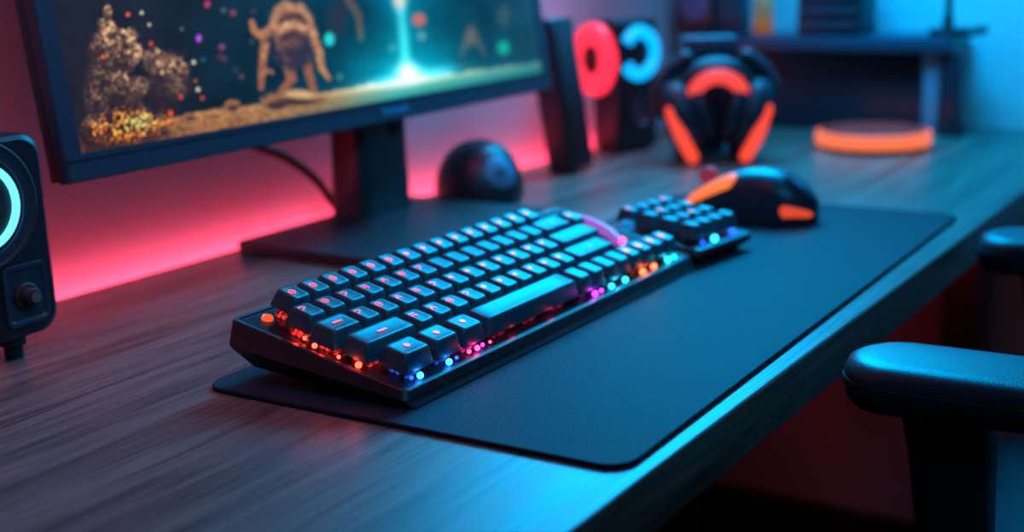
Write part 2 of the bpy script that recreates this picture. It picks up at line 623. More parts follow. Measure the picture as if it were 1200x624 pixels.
def LN(x, y, h):
    return Vector((x, y * nc - h * ns, 0.0145 + (y + 0.045) * ns + h * nc))


b = B()
rings = []
for ins, fr in ((0.008, 0), (0.001, 0.5), (0.0, 0.6), (0.001, 0.94), (0.003, 1.0)):
    g = []
    for x, y, _ in rrect(0.085 - 2 * ins, 0.096 - 2 * ins, 0.006, 0, 5):
        q = LN(x, y, 0)
        zb = 0.0008 + 0.004 * (y + 0.056) / 0.112
        g.append((q.x, q.y, zb + (q.z - zb) * fr))
    rings.append(g)
loft(b, rings)
obj('case', b, M_case, npd, angle=25)
b = B(); slab(b, 0.03, 0.012, 0.006, 0.003, 0.0008)
obj('foot', b, M_rubber, npd, (0, 0.038, 0))
for r_ in range(4):
    for c_ in range(4):
        o = obj('keycap', cap_mesh(0.89, 'small'), None, npd, LN(-0.0259 + c_ * 0.01725, 0.0300 - r_ * 0.0200 + 0.002, 0.0045), (NT, 0, 0))
        if (r_ + c_ * 2) % 3 == 0 and r_ < 3:
            obj('legend', GL['dot'], None, o, (-0.001, 0.002, KH - 0.0003))


def nled(x, m, r=0.0026):
    b = B(); bmesh.ops.create_uvsphere(b, u_segments=14, v_segments=10, radius=r)
    obj('led', b, m, npd, LN(x, -0.0415, 0.0025))


nled(-0.028, G_deep, 0.0016); nled(-0.010, G_cyan, 0.0029); nled(0.018, G_deep, 0.0028)
b = B(); lathe(b, [(0.0055, 0), (0.0055, 0.006), (0.005, 0.0075), (0.0005, 0.0078)], 24)
obj('knob', b, glow('blue_knob_glow', (0.01, 0.26, 0.7), 0.7), npd, LN(-0.0372, 0.026, 0), (NT, 0, 0))

# -------------------------------------------------------------------- mouse
ms = empty('computer_mouse', (0.560, 0.021, BASE), 'black gaming mouse with orange light strips on the desk mat', 'mouse', rz=0.10)
# long axis along y, buttons at +y


def mouse_pt(t, a, off=0.0):
    """t: 0 tail .. 1 nose ; a: 0..pi over the top from +x side to -x side"""
    y = -0.064 + 0.128 * t
    e = (2 * t - 1)
    prof = max(0.0, 1 - abs(e) ** 2.6) ** 0.5
    hw = (0.0345 + 0.002 * math.cos(PI * 2 * t)) * prof * (1 - 0.10 * math.exp(-((t - 0.55) / 0.18) ** 2))
    hh = 0.0475 * max(0.0, math.sin(PI * min(1, (t * 0.93 + 0.035)) ** 0.80)) ** 0.62
    hh = max(hh, 0.004)
    ca, sa = math.cos(a), math.sin(a)
    x = hw * (abs(ca) ** 0.75) * (1 if ca >= 0 else -1)
    z = hh * (abs(sa) ** 0.62)
    nrm = Vector((ca / max(hw, 0.004), 0, sa / max(hh, 0.004))).normalized()
    return Vector((x, y, z + 0.0012)) + nrm * off


b = B()
rings = []
for i in range(33):
    t = 0.5 - 0.5 * math.cos(PI * (0.015 + 0.97 * i / 32))
    rings.append([mouse_pt(t, PI * k / 28) for k in range(29)])
loft(b, rings)
obj('shell', b, M_mouse, ms, angle=60)


def mouse_strip(ts, a0, a1, m, name='light_strip', w=5, off=0.0009, hw0=0.21):
    b = B()
    L_ = []
    for i, t in enumerate(ts):
        f = i / (len(ts) - 1)
        ac = a0 + (a1 - a0) * f
        hw = hw0 * (min(1, math.sin(PI * min(max(f, 0.0), 1)) * 3 + 0.25))
        L_.append([mouse_pt(t, ac + hw * (k / (w - 1) * 2 - 1), off) for k in range(w)])
    loft(b, L_, False, False, closed=False)
    o = obj(name, b, m, ms)
    md = o.modifiers.new('thick', 'SOLIDIFY'); md.thickness = 0.0012
    return o


mouse_strip([0.56 + 0.40 * k / 14 for k in range(15)], PI * 0.70, PI * 0.79, G_mouse, hw0=0.32)
mouse_strip([0.015 + 0.20 * k / 10 for k in range(11)], PI * 0.935, PI * 0.95, G_mouser, hw0=0.105)
b = B()
lathe(b, [(0.004, -0.0035), (0.0085, -0.003), (0.009, 0), (0.0085, 0.003), (0.004, 0.0035)], 28, Matrix.Rotation(PI / 2, 4, 'Y'))
obj('scroll_wheel', b, glow('wheel_rose', (0.9, 0.08, 0.2), 0.25), ms, (0, 0.040, 0.0375))
b = B()
pts = [mouse_pt(0.50 + 0.47 * k / 14, PI / 2, 0.0003) for k in range(15)]
sweep(b, pts, 0.0007, 6)
obj('button_seam', b, M_rubber, ms)
b = B(); slab(b, 0.016, 0.022, 0.0012, 0.007, 0.0004)
obj('badge', b, mat('mouse_badge', (0.06, 0.10, 0.14), 0.3), ms, mouse_pt(0.16, PI * 0.56, 0.0), (0.75, -0.15, 0))
b = B(); slab(b, 0.040, 0.085, 0.0014, 0.012, 0.0004)
obj('glide_foot', b, M_rubber, ms)

# ------------------------------------------------------------------ monitor
mon = empty('monitor', (0.352, 0.325, 0), 'large black monitor showing a fantasy scene, on a flat square stand', 'monitor')


def ML(x, y, z):
    return (x - 0.352, y - 0.325, z)


TILT = math.radians(7.7)
MW, MHt = 0.652, 0.375
mx0 = 0.019
pan = Matrix.Translation(Vector(ML(mx0 + MW / 2, 0.30, 0.104))) @ Matrix.Rotation(-TILT, 4, 'X')
rot = (-TILT, 0, 0)
b = B()
# shell behind the front frame
box(b, (0, 0.0125, MHt / 2), (MW - 0.002, 0.019, MHt - 0.002), 0.002)
box(b, (0, 0.030, MHt / 2), (MW * 0.55, 0.022, MHt * 0.55), 0.008, 3)
obj('back_shell', b, M_plastic, mon, pan.translation, rot)
# bezel of four mitred bars
bb, bs_, btp = 0.0190, 0.0150, 0.012
b = B()
outer = [(-MW / 2, 0), (MW / 2, 0), (MW / 2, MHt), (-MW / 2, MHt)]
inner = [(-MW / 2 + bs_, bb), (MW / 2 - bs_, bb), (MW / 2 - bs_, MHt - btp), (-MW / 2 + bs_, MHt - btp)]


def bez_ring(pts, y, g=0.0):
    cxm, cym = 0, MHt / 2
    return [b.verts.new((p[0] - math.copysign(g, p[0]), y, p[1] - math.copysign(g, p[1] - cym))) for p in pts]


R0 = bez_ring(outer, 0.010); R1 = bez_ring(outer, 0.0012); R2 = bez_ring(outer, 0.0, 0.0012)
R3 = bez_ring(inner, 0.0, -0.0004); R4 = bez_ring(inner, 0.0016); R5 = bez_ring(inner, 0.010)
for A_, B_ in zip((R0, R1, R2, R3, R4), (R1, R2, R3, R4, R5)):
    for i in range(4):
        b.faces.new((A_[i], A_[(i + 1) % 4], B_[(i + 1) % 4], B_[i]))
obj('bezel', b, M_bezel, mon, pan.translation, rot, angle=20)
b = B(); box(b, (0, -0.0004, bb - 0.0032), (MW - 0.004, 0.0008, 0.0012))
obj('bezel_groove', b, M_rubber, mon, pan.translation, rot)
# lower corner caps: the vertical seam near the left corner
b = B(); box(b, (-MW / 2 + 0.0012, -0.0002, bb / 2), (0.0006, 0.0006, bb * 0.9))
obj('corner_seam', b, M_rubber, mon, pan.translation, rot)
# maker's mark: a blurred row of pale letters, read only as strokes
b = B()
xx = 0
for k, hgt in enumerate((0.0075, 0.0050, 0.0050, 0.0050, 0.0050, 0.0075)):
    w = 0.0042
    box(b, (xx, 0, hgt / 2), (0.0012, 0.0006, hgt))
    box(b, (xx + w * 0.85, 0, 0.0025), (0.0012, 0.0006, 0.005))
    if k in (0, 2, 3, 4, 5):
        box(b, (xx + w * 0.43, 0, 0.0006), (w * 0.9, 0.0006, 0.0012))
    box(b, (xx + w * 0.43, 0, 0.0046), (w * 0.9, 0.0006, 0.0011))
    xx += w + 0.0022
obj('maker_mark', b, glow('mark_blue', (0.0, 0.13, 0.36), 0.5, (0.03, 0.15, 0.3)), mon, pan @ Vector((0.028, -0.0006, 0.0062)), rot)
# neck and base
b = B()
hw1, hw0 = 0.046, 0.040
rings = []
for z, hw, d0 in ((0.008, 0.042, 0.052), (0.012, 0.039, 0.046), (0.06, 0.039, 0.042), (0.14, 0.041, 0.036), (0.20, 0.041, 0.030)):
    g = rrect(2 * hw, d0, 0.012, 0, 6)
    rings.append([(x + 0.056, y + 0.024, z) for x, y, _ in g])
loft(b, rings)
neck = obj('neck', b, M_stand, mon)
b = B(); lathe(b, [(0.010, -0.002), (0.010, 0.0005), (0.008, 0.001)], 24, Matrix.Rotation(PI / 2, 4, 'X'))
obj('cable_hole', b, M_rubber, neck, (0.070, 0.0042, 0.092))
b = B(); slab(b, 0.250, 0.175, 0.010, 0.012, 0.0015)
obj('base', b, M_stand, mon, (0.018, -0.036, 0.0))
# screen: a fine grid whose own colours paint the picture
GX, GZ = 620, 270
sx0, sx1, sz0, sz1 = -MW / 2 + bs_ - 0.001, MW / 2 - bs_ + 0.001, bb - 0.001, MHt - btp + 0.001
# artwork canvas coordinates (cu to the right, cv down) from a place on the screen
HM = np.array([[1121.38587, -267.76022, 427.30292], [-60.8861, -1318.22857, 147.70302], [0.694506, -0.137028, 1.0]])


def smooth(e0, e1, x):
    t = np.clip((x - e0) / (e1 - e0), 0, 1)
    return t * t * (3 - 2 * t)


def vnoise(x, y, seed):
    r = np.random.default_rng(seed)
    T = r.random((256, 256))
    xi, yi = np.floor(x).astype(int), np.floor(y).astype(int)
    fx, fy = x - xi, y - yi
    fx, fy = fx * fx * (3 - 2 * fx), fy * fy * (3 - 2 * fy)
    g = lambda a, c: T[a % 256, c % 256]
    return (g(xi, yi) * (1 - fx) + g(xi + 1, yi) * fx) * (1 - fy) + (g(xi, yi + 1) * (1 - fx) + g(xi + 1, yi + 1) * fx) * fy


def fbm(x, y, seed, o=4):
    s, a, t = 0, 1.0, 0
    for k in range(o):
        s = s + a * vnoise(x * 2 ** k, y * 2 ** k, seed + k)
        t += a
        a *= 0.55
    return s / t


def paint(X, Z):
    w = HM[2, 0] * X + HM[2, 1] * Z + HM[2, 2]
    u = (HM[0, 0] * X + HM[0, 1] * Z + HM[0, 2]) / w
    v = (HM[1, 0] * X + HM[1, 1] * Z + HM[1, 2]) / w
    col = np.zeros((len(u), 3))
    xs = [60, 95, 200, 270, 330, 400, 450, 520, 570, 625, 660]
    cs = np.array([(32, 36, 46), (34, 37, 47), (22, 32, 46), (12, 46, 64), (6, 52, 74), (0, 66, 92), (0, 92, 118), (0, 90, 118), (6, 80, 108), (22, 96, 122), (30, 100, 125)], float)
    for k in range(3):
        col[:, k] = np.interp(u, xs, cs[:, k])
    n = fbm(u / 42, v / 42, 5)
    col *= (0.45 + 0.7 * n)[:, None]
    gl = np.interp(u, [90, 200, 240, 280, 330, 380, 430, 480, 560, 640], [160, 138, 129, 124, 118, 108, 99, 92, 82, 71])

    def over(c, a):
        nonlocal col
        a = np.clip(a, 0, 1)[:, None]
        col = col * (1 - a) + np.array(c, float).reshape(1, -1) * a

    def addc(c, a):
        nonlocal col
        col = col + np.array(c, float)[None, :] * np.clip(a, 0, None)[:, None]

    def ell(cx, cy, rx, ry, soft=0.35, ang=0.0, wob=0.0, seed=1):
        c, s = math.cos(ang), math.sin(ang)
        dx, dy = u - cx, v - cy
        a, b_ = (dx * c + dy * s) / rx, (-dx * s + dy * c) / ry
        d = np.sqrt(a * a + b_ * b_)
        if wob:
            d = d + wob * (fbm(u / 6, v / 6, seed) - 0.5)
        return 1 - smooth(1 - soft, 1 + soft * 0.4, d)

    def line(pts, w0, w1, soft=0.4):
        best = np.full(len(u), 9e9)
        m = len(pts) - 1
        for i in range(m):
            (x0, y0), (x1, y1) = pts[i], pts[i + 1]
            dx, dy = x1 - x0, y1 - y0
            t = np.clip(((u - x0) * dx + (v - y0) * dy) / (dx * dx + dy * dy), 0, 1)
            ww = w0 + (w1 - w0) * (i + t) / m
            best = np.minimum(best, np.hypot(u - x0 - t * dx, v - y0 - t * dy) / ww)
        return 1 - smooth(1 - soft, 1 + soft, best)

    # soft distant shapes
    over((46, 40, 52), 0.8 * ell(395, 22, 14, 26, 0.6, 0.2))
    over((120, 84, 66), 0.75 * line([(408, 0), (420, 18), (423, 45)], 5, 3, 0.6))
    over((130, 100, 84), 0.75 * ell(552, 42, 9, 15, 0.7)); over((110, 92, 84), 0.6 * line([(545, 50), (541, 66)], 4, 2, .7)); over((110, 92, 84), 0.6 * line([(560, 48), (568, 64)], 4, 2, .7))
    over((110, 112, 110), 0.45 * ell(590, 18, 10, 16, 0.8))
    # light beam and burst
    addc((0, 62, 66), np.exp(-((u - 478) / 75) ** 2 - ((v - 85) / 45) ** 2) * 1.3)
    addc((0, 42, 46), np.exp(-((u - 474) / 28) ** 2) * smooth(110, 20, v) * 0.9)
    addc((80, 135, 128), np.exp(-((u - (469 + v * 0.09)) / 6.0) ** 2) * (v < 92) * np.interp(v, [-200, 0, 20, 90], [.2, 0.8, 0.75, 0.9]))
    over((250, 225, 205), 0.9 * ell(468, -2, 10, 16, 0.8))
    # ground
    d = v - gl
    grn = smooth(-1.5, 3.0, d + 5 * (fbm(u / 7, v / 7, 21) - 0.5))
    gx = np.stack([np.interp(u, [90, 200, 300, 370, 420, 470, 540, 640], c) for c in ([120, 176, 196, 205, 232, 255, 190, 110], [72, 118, 140, 155, 212, 250, 222, 150], [44, 72, 86, 96, 170, 215, 190, 140])], 1)
    fade = np.exp(-np.clip(d, 0, None) / np.interp(u, [200, 400, 480, 640], [40, 16, 12, 8]))
    low = np.stack([np.interp(u, [90, 300, 400, 460, 640], c) for c in ([90, 110, 90, 0, 0], [55, 75, 100, 150, 112], [38, 50, 74, 150, 120])], 1)
    gcol = gx * fade[:, None] + low * (1 - fade[:, None])
    tex = 0.55 + 0.9 * fbm(u / 5, v / 3, 33)
    tm = np.clip((430 - u) / 120, 0, 1)
    gcol = gcol * (1 + (tex - 1) * tm)[:, None]
    col = col * (1 - grn[:, None]) + gcol * grn[:, None]
    # burst core on top
    addc((255, 245, 225), np.exp(-((u - 478) / 13) ** 2 - ((v - 84) / 10) ** 2) * 1.0)
    addc((150, 190, 170), np.exp(-((u - 480) / 55) ** 2 - ((v - 91 + (u - 480) * .17) / 7) ** 2) * 0.8)
    # rocks
    for (cx, cy, rx, ry) in ((272, 124, 10, 8), (222, 137, 8, 5), (345, 116, 42, 9), (322, 121, 18, 9)):
        over((150, 104, 70), ell(cx, cy, rx, ry, 0.3, 0, 0.5, 3)); over((66, 44, 46), 0.9 * ell(cx + 1, cy + ry * .35, rx * .8, ry * .55, 0.5, 0, 0.5, 4))
    over((222, 176, 122), 0.8 * ell(355, 111, 26, 5, 0.6))
    # a lumpy horned beast of stone colour
    T1, T2, T3 = (206, 148, 100), (150, 92, 66), (48, 44, 62)
    over(T2, line([(310, 52), (307, 79), (306, 103)], 5.5, 3.5)); over(T2, line([(338, 76), (342, 93), (329, 108)], 7, 4)); over(T2, line([(359, 70), (363, 90), (368, 107)], 6, 4))
    over((186, 130, 88), line([(366, 44), (374, 62), (377, 80), (385, 92)], 6, 2.5)); over((176, 116, 80), line([(295, 26), (298, 36), (306, 42), (320, 33)], 3.5, 6))
    over(T3, ell(343, 60, 27, 25, 0.35)); over((128, 84, 66), ell(341, 29, 26, 29, 0.3, 0.15, 0.4, 8))
    over((196, 140, 98), 0.9 * line([(321, 30), (325, 12), (334, 5), (344, 10), (352, 8), (361, 20), (368, 40)], 5, 4, .7)); over((70, 46, 50), 0.8 * line([(329, 26), (338, 19), (349, 19), (359, 27)], 3, 3, .9))
    over((214, 160, 112), 0.9 * line([(328, 36), (336, 30), (347, 29), (357, 34)], 5, 4, .8)); over((58, 42, 52), 0.85 * line([(329, 46), (343, 41), (358, 46)], 5, 5, .9))
    over((150, 100, 74), 0.7 * line([(324, 40), (327, 56)], 4, 3, .8)); over((214, 156, 108), 0.7 * line([(311, 54), (309, 68)], 2.6, 2, .9)); over((190, 126, 88), 0.7 * line([(307, 88), (314, 82), (319, 85)], 3.4, 2.4, .7))
    over((100, 66, 56), 0.7 * line([(332, 58), (337, 74)], 3, 3, .9)); over((224, 178, 124), 0.8 * ell(352, 110, 19, 6, 0.6, .15)); over((60, 40, 44), 0.8 * ell(330, 121, 17, 6, 0.6, -.2, .5, 12))
    bz = np.clip(ell(341, 55, 50, 62, 0.5), 0, 1) * (v < gl)
    col = col * (1 + (bz * (fbm(u / 3.2, v / 3.2, 91) - 0.5) * 0.9)[:, None])
    # trees
    f1 = 0.45 * fbm(u / 5.0, v / 5.0, 50, 3) + 0.55 * fbm(u / 2.0, v / 2.0, 55, 3); f2 = fbm(u / 8.0, v / 8.0, 60, 3)
    edge = 0.95 * (f2 - 0.5) + 1.1 * (f1 - 0.5)

    def tree(prims, lightdir, seed):
        m = np.zeros(len(u)); lit = np.zeros(len(u))
        for (cx, cy, rx, ry, l) in prims:
            a, b_ = (u - cx) / rx, (v - cy) / ry
            dd = np.sqrt(a * a + b_ * b_) + edge * 0.8
            k = 1 - smooth(0.86, 1.02, dd)
            sh = np.clip(0.5 + 0.42 * (a * lightdir[0] + b_ * lightdir[1]) + l, 0, 1.1)
            lit = np.where(k > 0.3, sh, lit)
            m = np.maximum(m, k)
        tx = np.clip((f1 - 0.40) * 4.6, 0, 1.45)
        L1 = (lit * (0.12 + 0.95 * tx) * np.clip(0.5 + (f2 - 0.33) * 3.2, 0.2, 1.25) * np.interp(v, [0, 60, 110, 160], [1.15, 1.1, 0.75, 0.45]))[:, None]
        cc = np.array((38, 27, 34.0)) * (1 - np.clip(L1, 0, 1)) + np.array((244, 186, 134.0)) * np.clip(L1, 0, 1.2)
        nonlocal col
        col = col * (1 - m[:, None]) + cc * m[:, None]

    tree([(198, 96, 26, 34, -0.15), (182, 72, 17, 18, 0.12), (205, 82, 17, 17, 0.2), (190, 108, 22, 24, -0.35)], (0.35, -0.8), 1)
    tree([(122, 105, 26, 45, -0.25), (126, 16, 6, 12, 0.05), (125, 32, 13, 14, 0.05), (128, 52, 22, 20, 0.08), (146, 46, 17, 16, 0.2), (118, 60, 16, 18, -0.05), (140, 70, 26, 20, -0.1), (155, 62, 14, 18, 0.12), (112, 122, 18, 28, -0.12), (140, 98, 18, 17, 0.1), (160, 102, 16, 14, 0.15), (150, 125, 22, 16, -0.35), (108, 150, 14, 20, -0.1)], (0.45, -0.75), 2)
    fire = ell(150, 146, 50, 20, 0.6, -0.12, 0.9, 70)
    over((46, 28, 28), 0.85 * ell(138, 164, 72, 20, 0.5, -0.12, 0.8, 72))
    sp = np.clip((fbm(u / 2.2, v / 2.2, 80, 3) - 0.46) * 6, 0, 1.6)
    addc((240, 120, 26), fire * sp * 0.95); addc((90, 110, 60), ell(163, 143, 20, 12, 0.7, -.2, .8, 75) * sp)
    # drifting sparks
    for cx, cy, rx, ry, c, a in ((386, 46, 7, 9, (40, 225, 225), .95), (491, 23, 9, 9, (235, 110, 95), .85), (494, 42, 6, 6, (170, 205, 195), .5), (460, 56, 6, 6, (120, 200, 190), .4), (590, 56, 8, 9, (20, 190, 150), .9),
                              (233, 45, 3.4, 5, (200, 80, 245), 1), (243, 5, 4, 5, (230, 60, 100), .8), (273, 15, 4.5, 4.5, (190, 70, 80), .7), (260, 55, 4.5, 4.5, (150, 75, 120), .8), (258, 66, 4, 4, (120, 50, 70), .6), (263, 69, 4, 4, (150, 80, 90), .5),
                              (150, 17, 3, 3, (250, 90, 50), 1), (177, 51, 3, 3, (235, 70, 50), .9), (212, 114, 3, 3, (240, 70, 45), .9), (200, 133, 3.4, 4, (255, 80, 30), 1), (237, 115, 3, 3, (220, 80, 60), .8), (121, 67, 3, 3, (250, 100, 50), .9),
                              (166, 15, 2.6, 2.6, (235, 225, 190), .9), (175, 29, 2.6, 2.6, (225, 215, 180), .8), (227, 73, 3, 3, (230, 225, 190), .9), (232, 105, 3, 3, (240, 225, 185), .9), (213, 34, 2.4, 2.4, (150, 130, 120), .7), (190, 85, 2.6, 3.2, (235, 200, 130), .9),
                              (297, 13, 4, 4, (120, 60, 60), .5), (283, 90, 4, 4, (150, 90, 100), .5), (276, 82, 5, 5, (60, 70, 90), .5), (398, 90, 5, 5, (110, 160, 150), .5), (262, 12, 4, 4, (120, 140, 150), .5), (295, 49, 4, 4, (90, 90, 110), .5), (238, 70, 4, 4, (30, 110, 130), .6), (229, 95, 2.6, 2.6, (210, 90, 60), .8)):
        over(c, a * ell(cx, cy, rx, ry, 0.45))
    return np.clip(col, 0, 255)


xs_ = sx0 + (sx1 - sx0) * np.linspace(0, 1, GX) ** 1.45
zs_ = sz0 + (sz1 - sz0) * np.concatenate([np.linspace(0, 0.5, GZ - 50, endpoint=False), np.linspace(0.5, 1, 50)])
XX, ZZ = np.meshgrid(xs_, zs_)
cols = paint(XX.ravel(), ZZ.ravel())
me = bpy.data.meshes.new('screen')
vv = np.stack([XX.ravel(), np.full(XX.size, 0.0014), ZZ.ravel()], 1)
ii = np.arange(GX * GZ).reshape(GZ, GX)
q = np.stack([ii[:-1, :-1].ravel(), ii[:-1, 1:].ravel(), ii[1:, 1:].ravel(), ii[1:, :-1].ravel()], 1)
me.from_pydata([], [], [])
me.vertices.add(len(vv)); me.vertices.foreach_set('co', vv.ravel())
me.loops.add(q.size); me.loops.foreach_set('vertex_index', q.ravel().astype(np.int32))
me.polygons.add(len(q)); me.polygons.foreach_set('loop_start', np.arange(0, q.size, 4, dtype=np.int32)); me.polygons.foreach_set('loop_total', np.full(len(q), 4, dtype=np.int32))
me.update()
ca = me.color_attributes.new('picture', 'FLOAT_COLOR', 'POINT')
s_ = cols / 255.0
lin = np.where(s_ <= 0.04045, s_ / 12.92, ((s_ + 0.055) / 1.055) ** 2.4)
ca.data.foreach_set('color', np.concatenate([lin, np.ones((len(lin), 1))], 1).ravel().astype(np.float32))
M_scr = bpy.data.materials.new('lit_screen')
M_scr.use_nodes = True
nt = M_scr.node_tree
bs = nt.nodes['Principled BSDF']
at = nt.nodes.new('ShaderNodeVertexColor'); at.layer_name = 'picture'
bs.inputs['Base Color'].default_value = (0.01, 0.01, 0.012, 1)
bs.inputs['Roughness'].default_value = 0.5
bs.inputs['Specular IOR Level'].default_value = 0.1
nt.links.new(at.outputs['Color'], bs.inputs['Emission Color'])
bs.inputs['Emission Strength'].default_value = 1.0
me.materials.append(M_scr)
obj('screen', me, None, mon, pan.translation, rot)

# ------------------------------------------------------------- monitor cable
b = B()
sweep(b, bez([(0.245, 0.382, 0.106), (0.285, 0.382, 0.090), (0.318, 0.382, 0.077), (0.346, 0.382, 0.061), (0.370, 0.382, 0.042), (0.395, 0.382, 0.014), (0.425, 0.3815, 0.0042), (0.46, 0.3815, 0.0040)], 10), 0.0045, 10, round_ends=True)
o = obj('monitor_cable', b, M_rubber)
tag(o, 'black cable curving down behind the monitor beside its stand', 'cable')

# ------------------------------------------------------------- left speaker
sp = empty('desktop_speaker', (-0.071, 0.325, 0), 'black speaker with glowing ice-blue ring at the left edge', 'speaker')
YF = 0.275 - 0.325
b = B()
Mx = Matrix.Translation((0, YF + 0.100, 0.081)) @ Matrix.Rotation(PI / 2, 4, 'X')
rings = []
for ins, z in ((0.003, 0.0), (0.0, 0.003), (0.0, 0.0945), (0.0012, 0.098), (0.004, 0.100)):
    rings.append([Mx @ Vector(p) for p in rrect(0.104 - 2 * ins, 0.134 - 2 * ins, 0.015 - ins * .5, z, 8)])
loft(b, rings)
obj('cabinet', b, M_plastic, sp, angle=30)


def ring_torus(bm, R, r, M, n=64, m=12, a0=0, a1=2 * PI, sq=1.0):
    full = abs(a1 - a0 - 2 * PI) < 1e-4
    cnt = n if full else n + 1
    V = []
    for i in range(cnt):
        a = a0 + (a1 - a0) * i / n
        V.append([bm.verts.new(M @ Vector(((R + r * math.cos(2 * PI * k / m)) * math.cos(a) * sq, (R + r * math.cos(2 * PI * k / m)) * math.sin(a), r * math.sin(2 * PI * k / m)))) for k in range(m)])
    for i in range(cnt if full else cnt - 1):
        for k in range(m):
            bm.faces.new((V[i][k], V[(i + 1) % cnt][k], V[(i + 1) % cnt][(k + 1) % m], V[i][(k + 1) % m]))
    if not full:
        bm.faces.new(V[0]); bm.faces.new(V[-1][::-1])


F = lambda x, z, y=0.0: Matrix.Translation((x, YF + y, z)) @ Matrix.Rotation(PI / 2, 4, 'X')
b = B(); ring_torus(b, 0.041, 0.0022, F(0, 0.1055), 64, 10)
obj('driver_surround', b, M_rubber, sp)
b = B(); lathe(b, [(0.040, -0.001), (0.0395, 0.001), (0.033, 0.0008), (0.0325, -0.0002)], 64, F(0, 0.1055))
obj('driver_plate', b, M_bezel, sp)
b = B(); ring_torus(b, 0.0264, 0.0025, F(0, 0.1055, -0.0015), 72, 12)
obj('light_ring', b, G_ringwhite, sp)
b = B(); lathe(b, [(0.0225, 0.0005), (0.018, 0.001), (0.010, 0.0015), (0.006, 0.0045), (0.0005, 0.0055)], 48, F(0, 0.1055))
obj('cone', b, M_dust, sp)
b = B()
for (w, h, r, z0_, z1_) in ((0.0345, 0.041, 0.005, 0.0, 0.002),):
    ro = [F(0.0265, 0.0435) @ Vector(p) for p in rrect(w, h, r, 0.0002, 6)]
    r1 = [F(0.0265, 0.0435) @ Vector(p) for p in rrect(w - .001, h - .001, r, 0.0022, 6)]
    r2 = [F(0.0265, 0.0435) @ Vector(p) for p in rrect(w - .006, h - .006, r - .002, 0.0020, 6)]
    r3 = [F(0.0265, 0.0435) @ Vector(p) for p in rrect(w - .0085, h - .0085, r - .002, 0.0004, 6)]
    loft(b, [ro, r1, r2, r3])
pod = obj('control_panel', b, M_bezel, sp, angle=25)
b = B(); lathe(b, [(0.0092, 0), (0.0092, 0.003), (0.0078, 0.0042), (0.0062, 0.0042), (0.0060, 0.0095), (0.0052, 0.0105), (0.0003, 0.0108)], 32, F(0.0255, 0.0425))
obj('volume_knob', b, M_rubber, pod)
b = B(); lathe(b, [(0.0036, 0), (0.0036, 0.0008), (0.0003, 0.001)], 24, F(0.0262, 0.0425, -0.0108))
obj('knob_cap', b, M_knob, pod)
for fx, fy in ((0.021, 0.012), (-0.03, 0.012), (0.021, 0.080), (-0.03, 0.080)):
    b = B()
    lathe(b, [(0.0085, 0.0155), (0.0085, 0.009), (0.0062, 0.0085), (0.0062, 0.0), (0.0005, 0.0)][::-1], 24)
    obj('foot', b, M_rubber, sp, (fx, YF + fy, 0))

# ---------------------------------------------------------- dome on the desk
dome = empty('dome_speaker', (0.548, 0.318, 0), 'black dome-shaped speaker with round front button beside the monitor stand', 'speaker')
b = B()
prof = [(0.0005, 0.0), (0.043, 0.0), (0.0455, 0.003), (0.0465, 0.010)]
for k in range(1, 15):
    a = PI / 2 * k / 14
    prof.append((0.0465 * math.cos(a) ** 0.92, 0.010 + 0.0535 * math.sin(a)))
prof[-1] = (0.0004, 0.0635)
lathe(b, prof, 56)
obj('body', b, M_plastic, dome, angle=60)
nd = Vector((math.cos(math.radians(246)) * math.cos(math.radians(28)), math.sin(math.radians(246)) * math.cos(math.radians(28)), math.sin(math.radians(28))))
Mq = Matrix.Translation(Vector((0, 0, 0.012)) + nd * 0.0425) @ nd.to_track_quat('Z', 'Y').to_matrix().to_4x4()
b = B(); lathe(b, [(0.0175, -0.003), (0.0175, 0.0042), (0.016, 0.0052), (0.0004, 0.0056)], 40, Mq)
bt = obj('front_button', b, mat('blue_grey_button', (0.05, 0.20, 0.30), 0.4), dome)
b = B(); slab(b, 0.011, 0.0048, 0.001, 0.0023, 0.0002, M=Mq @ Matrix.Translation((0, 0.0, 0.0053)))
obj('slot', b, M_rubber, bt)

# ------------------------------------------------------- leaning slim panel
lp = empty('slim_speaker', (0.741, 0.318, 0), 'tall slim black box leaning back behind the right end of the monitor', 'speaker')
b = B()
vs = box(b, (0, 0, 0.088), (0.054, 0.034, 0.176), 0.005, 3, None)
for v in b.verts:
    v.co = Matrix.Rotation(math.radians(-9), 3, 'X') @ (v.co - Vector((0, 0.017, 0))) + Vector((0, 0.017, 0))
zmin = min(v.co.z for v in b.verts)
for v in b.verts:
    v.co.z -= zmin
obj('cabinet', b, M_plastic, lp, angle=30)
b = B(); box(b, (0, 0, 0), (0.042, 0.0015, 0.150), 0.0006)
obj('grille', b, M_dust, lp, (0, -0.0035, 0.090), (math.radians(-9), 0, 0))

# ------------------------------------------------------------ ring speaker
rs_ = empty('ring_light_speaker', (0.874, 0.327, 0), 'black speaker with big red and blue glowing rings, left of the headset', 'speaker', rz=math.radians(-17))
# local: x along the blue face, y back along the red face; corner at the origin
b = B(); box(b, (0.036, 0.0245, 0.0845), (0.072, 0.046, 0.163), 0.005, 3)
obj('cabinet', b, M_plastic, rs_, angle=30)
for fx, fy in ((0.012, 0.014), (0.060, 0.014), (0.012, 0.036), (0.060, 0.036)):
    b = B(); lathe(b, [(0.0005, 0), (0.006, 0), (0.006, 0.004), (0.0005, 0.004)], 16)
    obj('foot', b, M_rubber, rs_, (fx, fy, 0))
Mr = Matrix.Translation((-0.003, 0.0385, 0.1175)) @ Matrix.Rotation(-PI / 2, 4, 'Y')
Mr = Mr @ Matrix.Rotation(PI / 2, 4, 'Z')
b = B(); ring_torus(b, 0.0315, 0.0145, Mr, 56, 14, sq=0.80)
obj('red_ring', b, G_ringred, rs_)
b = B(); lathe(b, [(0.020, -0.004), (0.019, 0.006), (0.0005, 0.009)], 32, Mr)
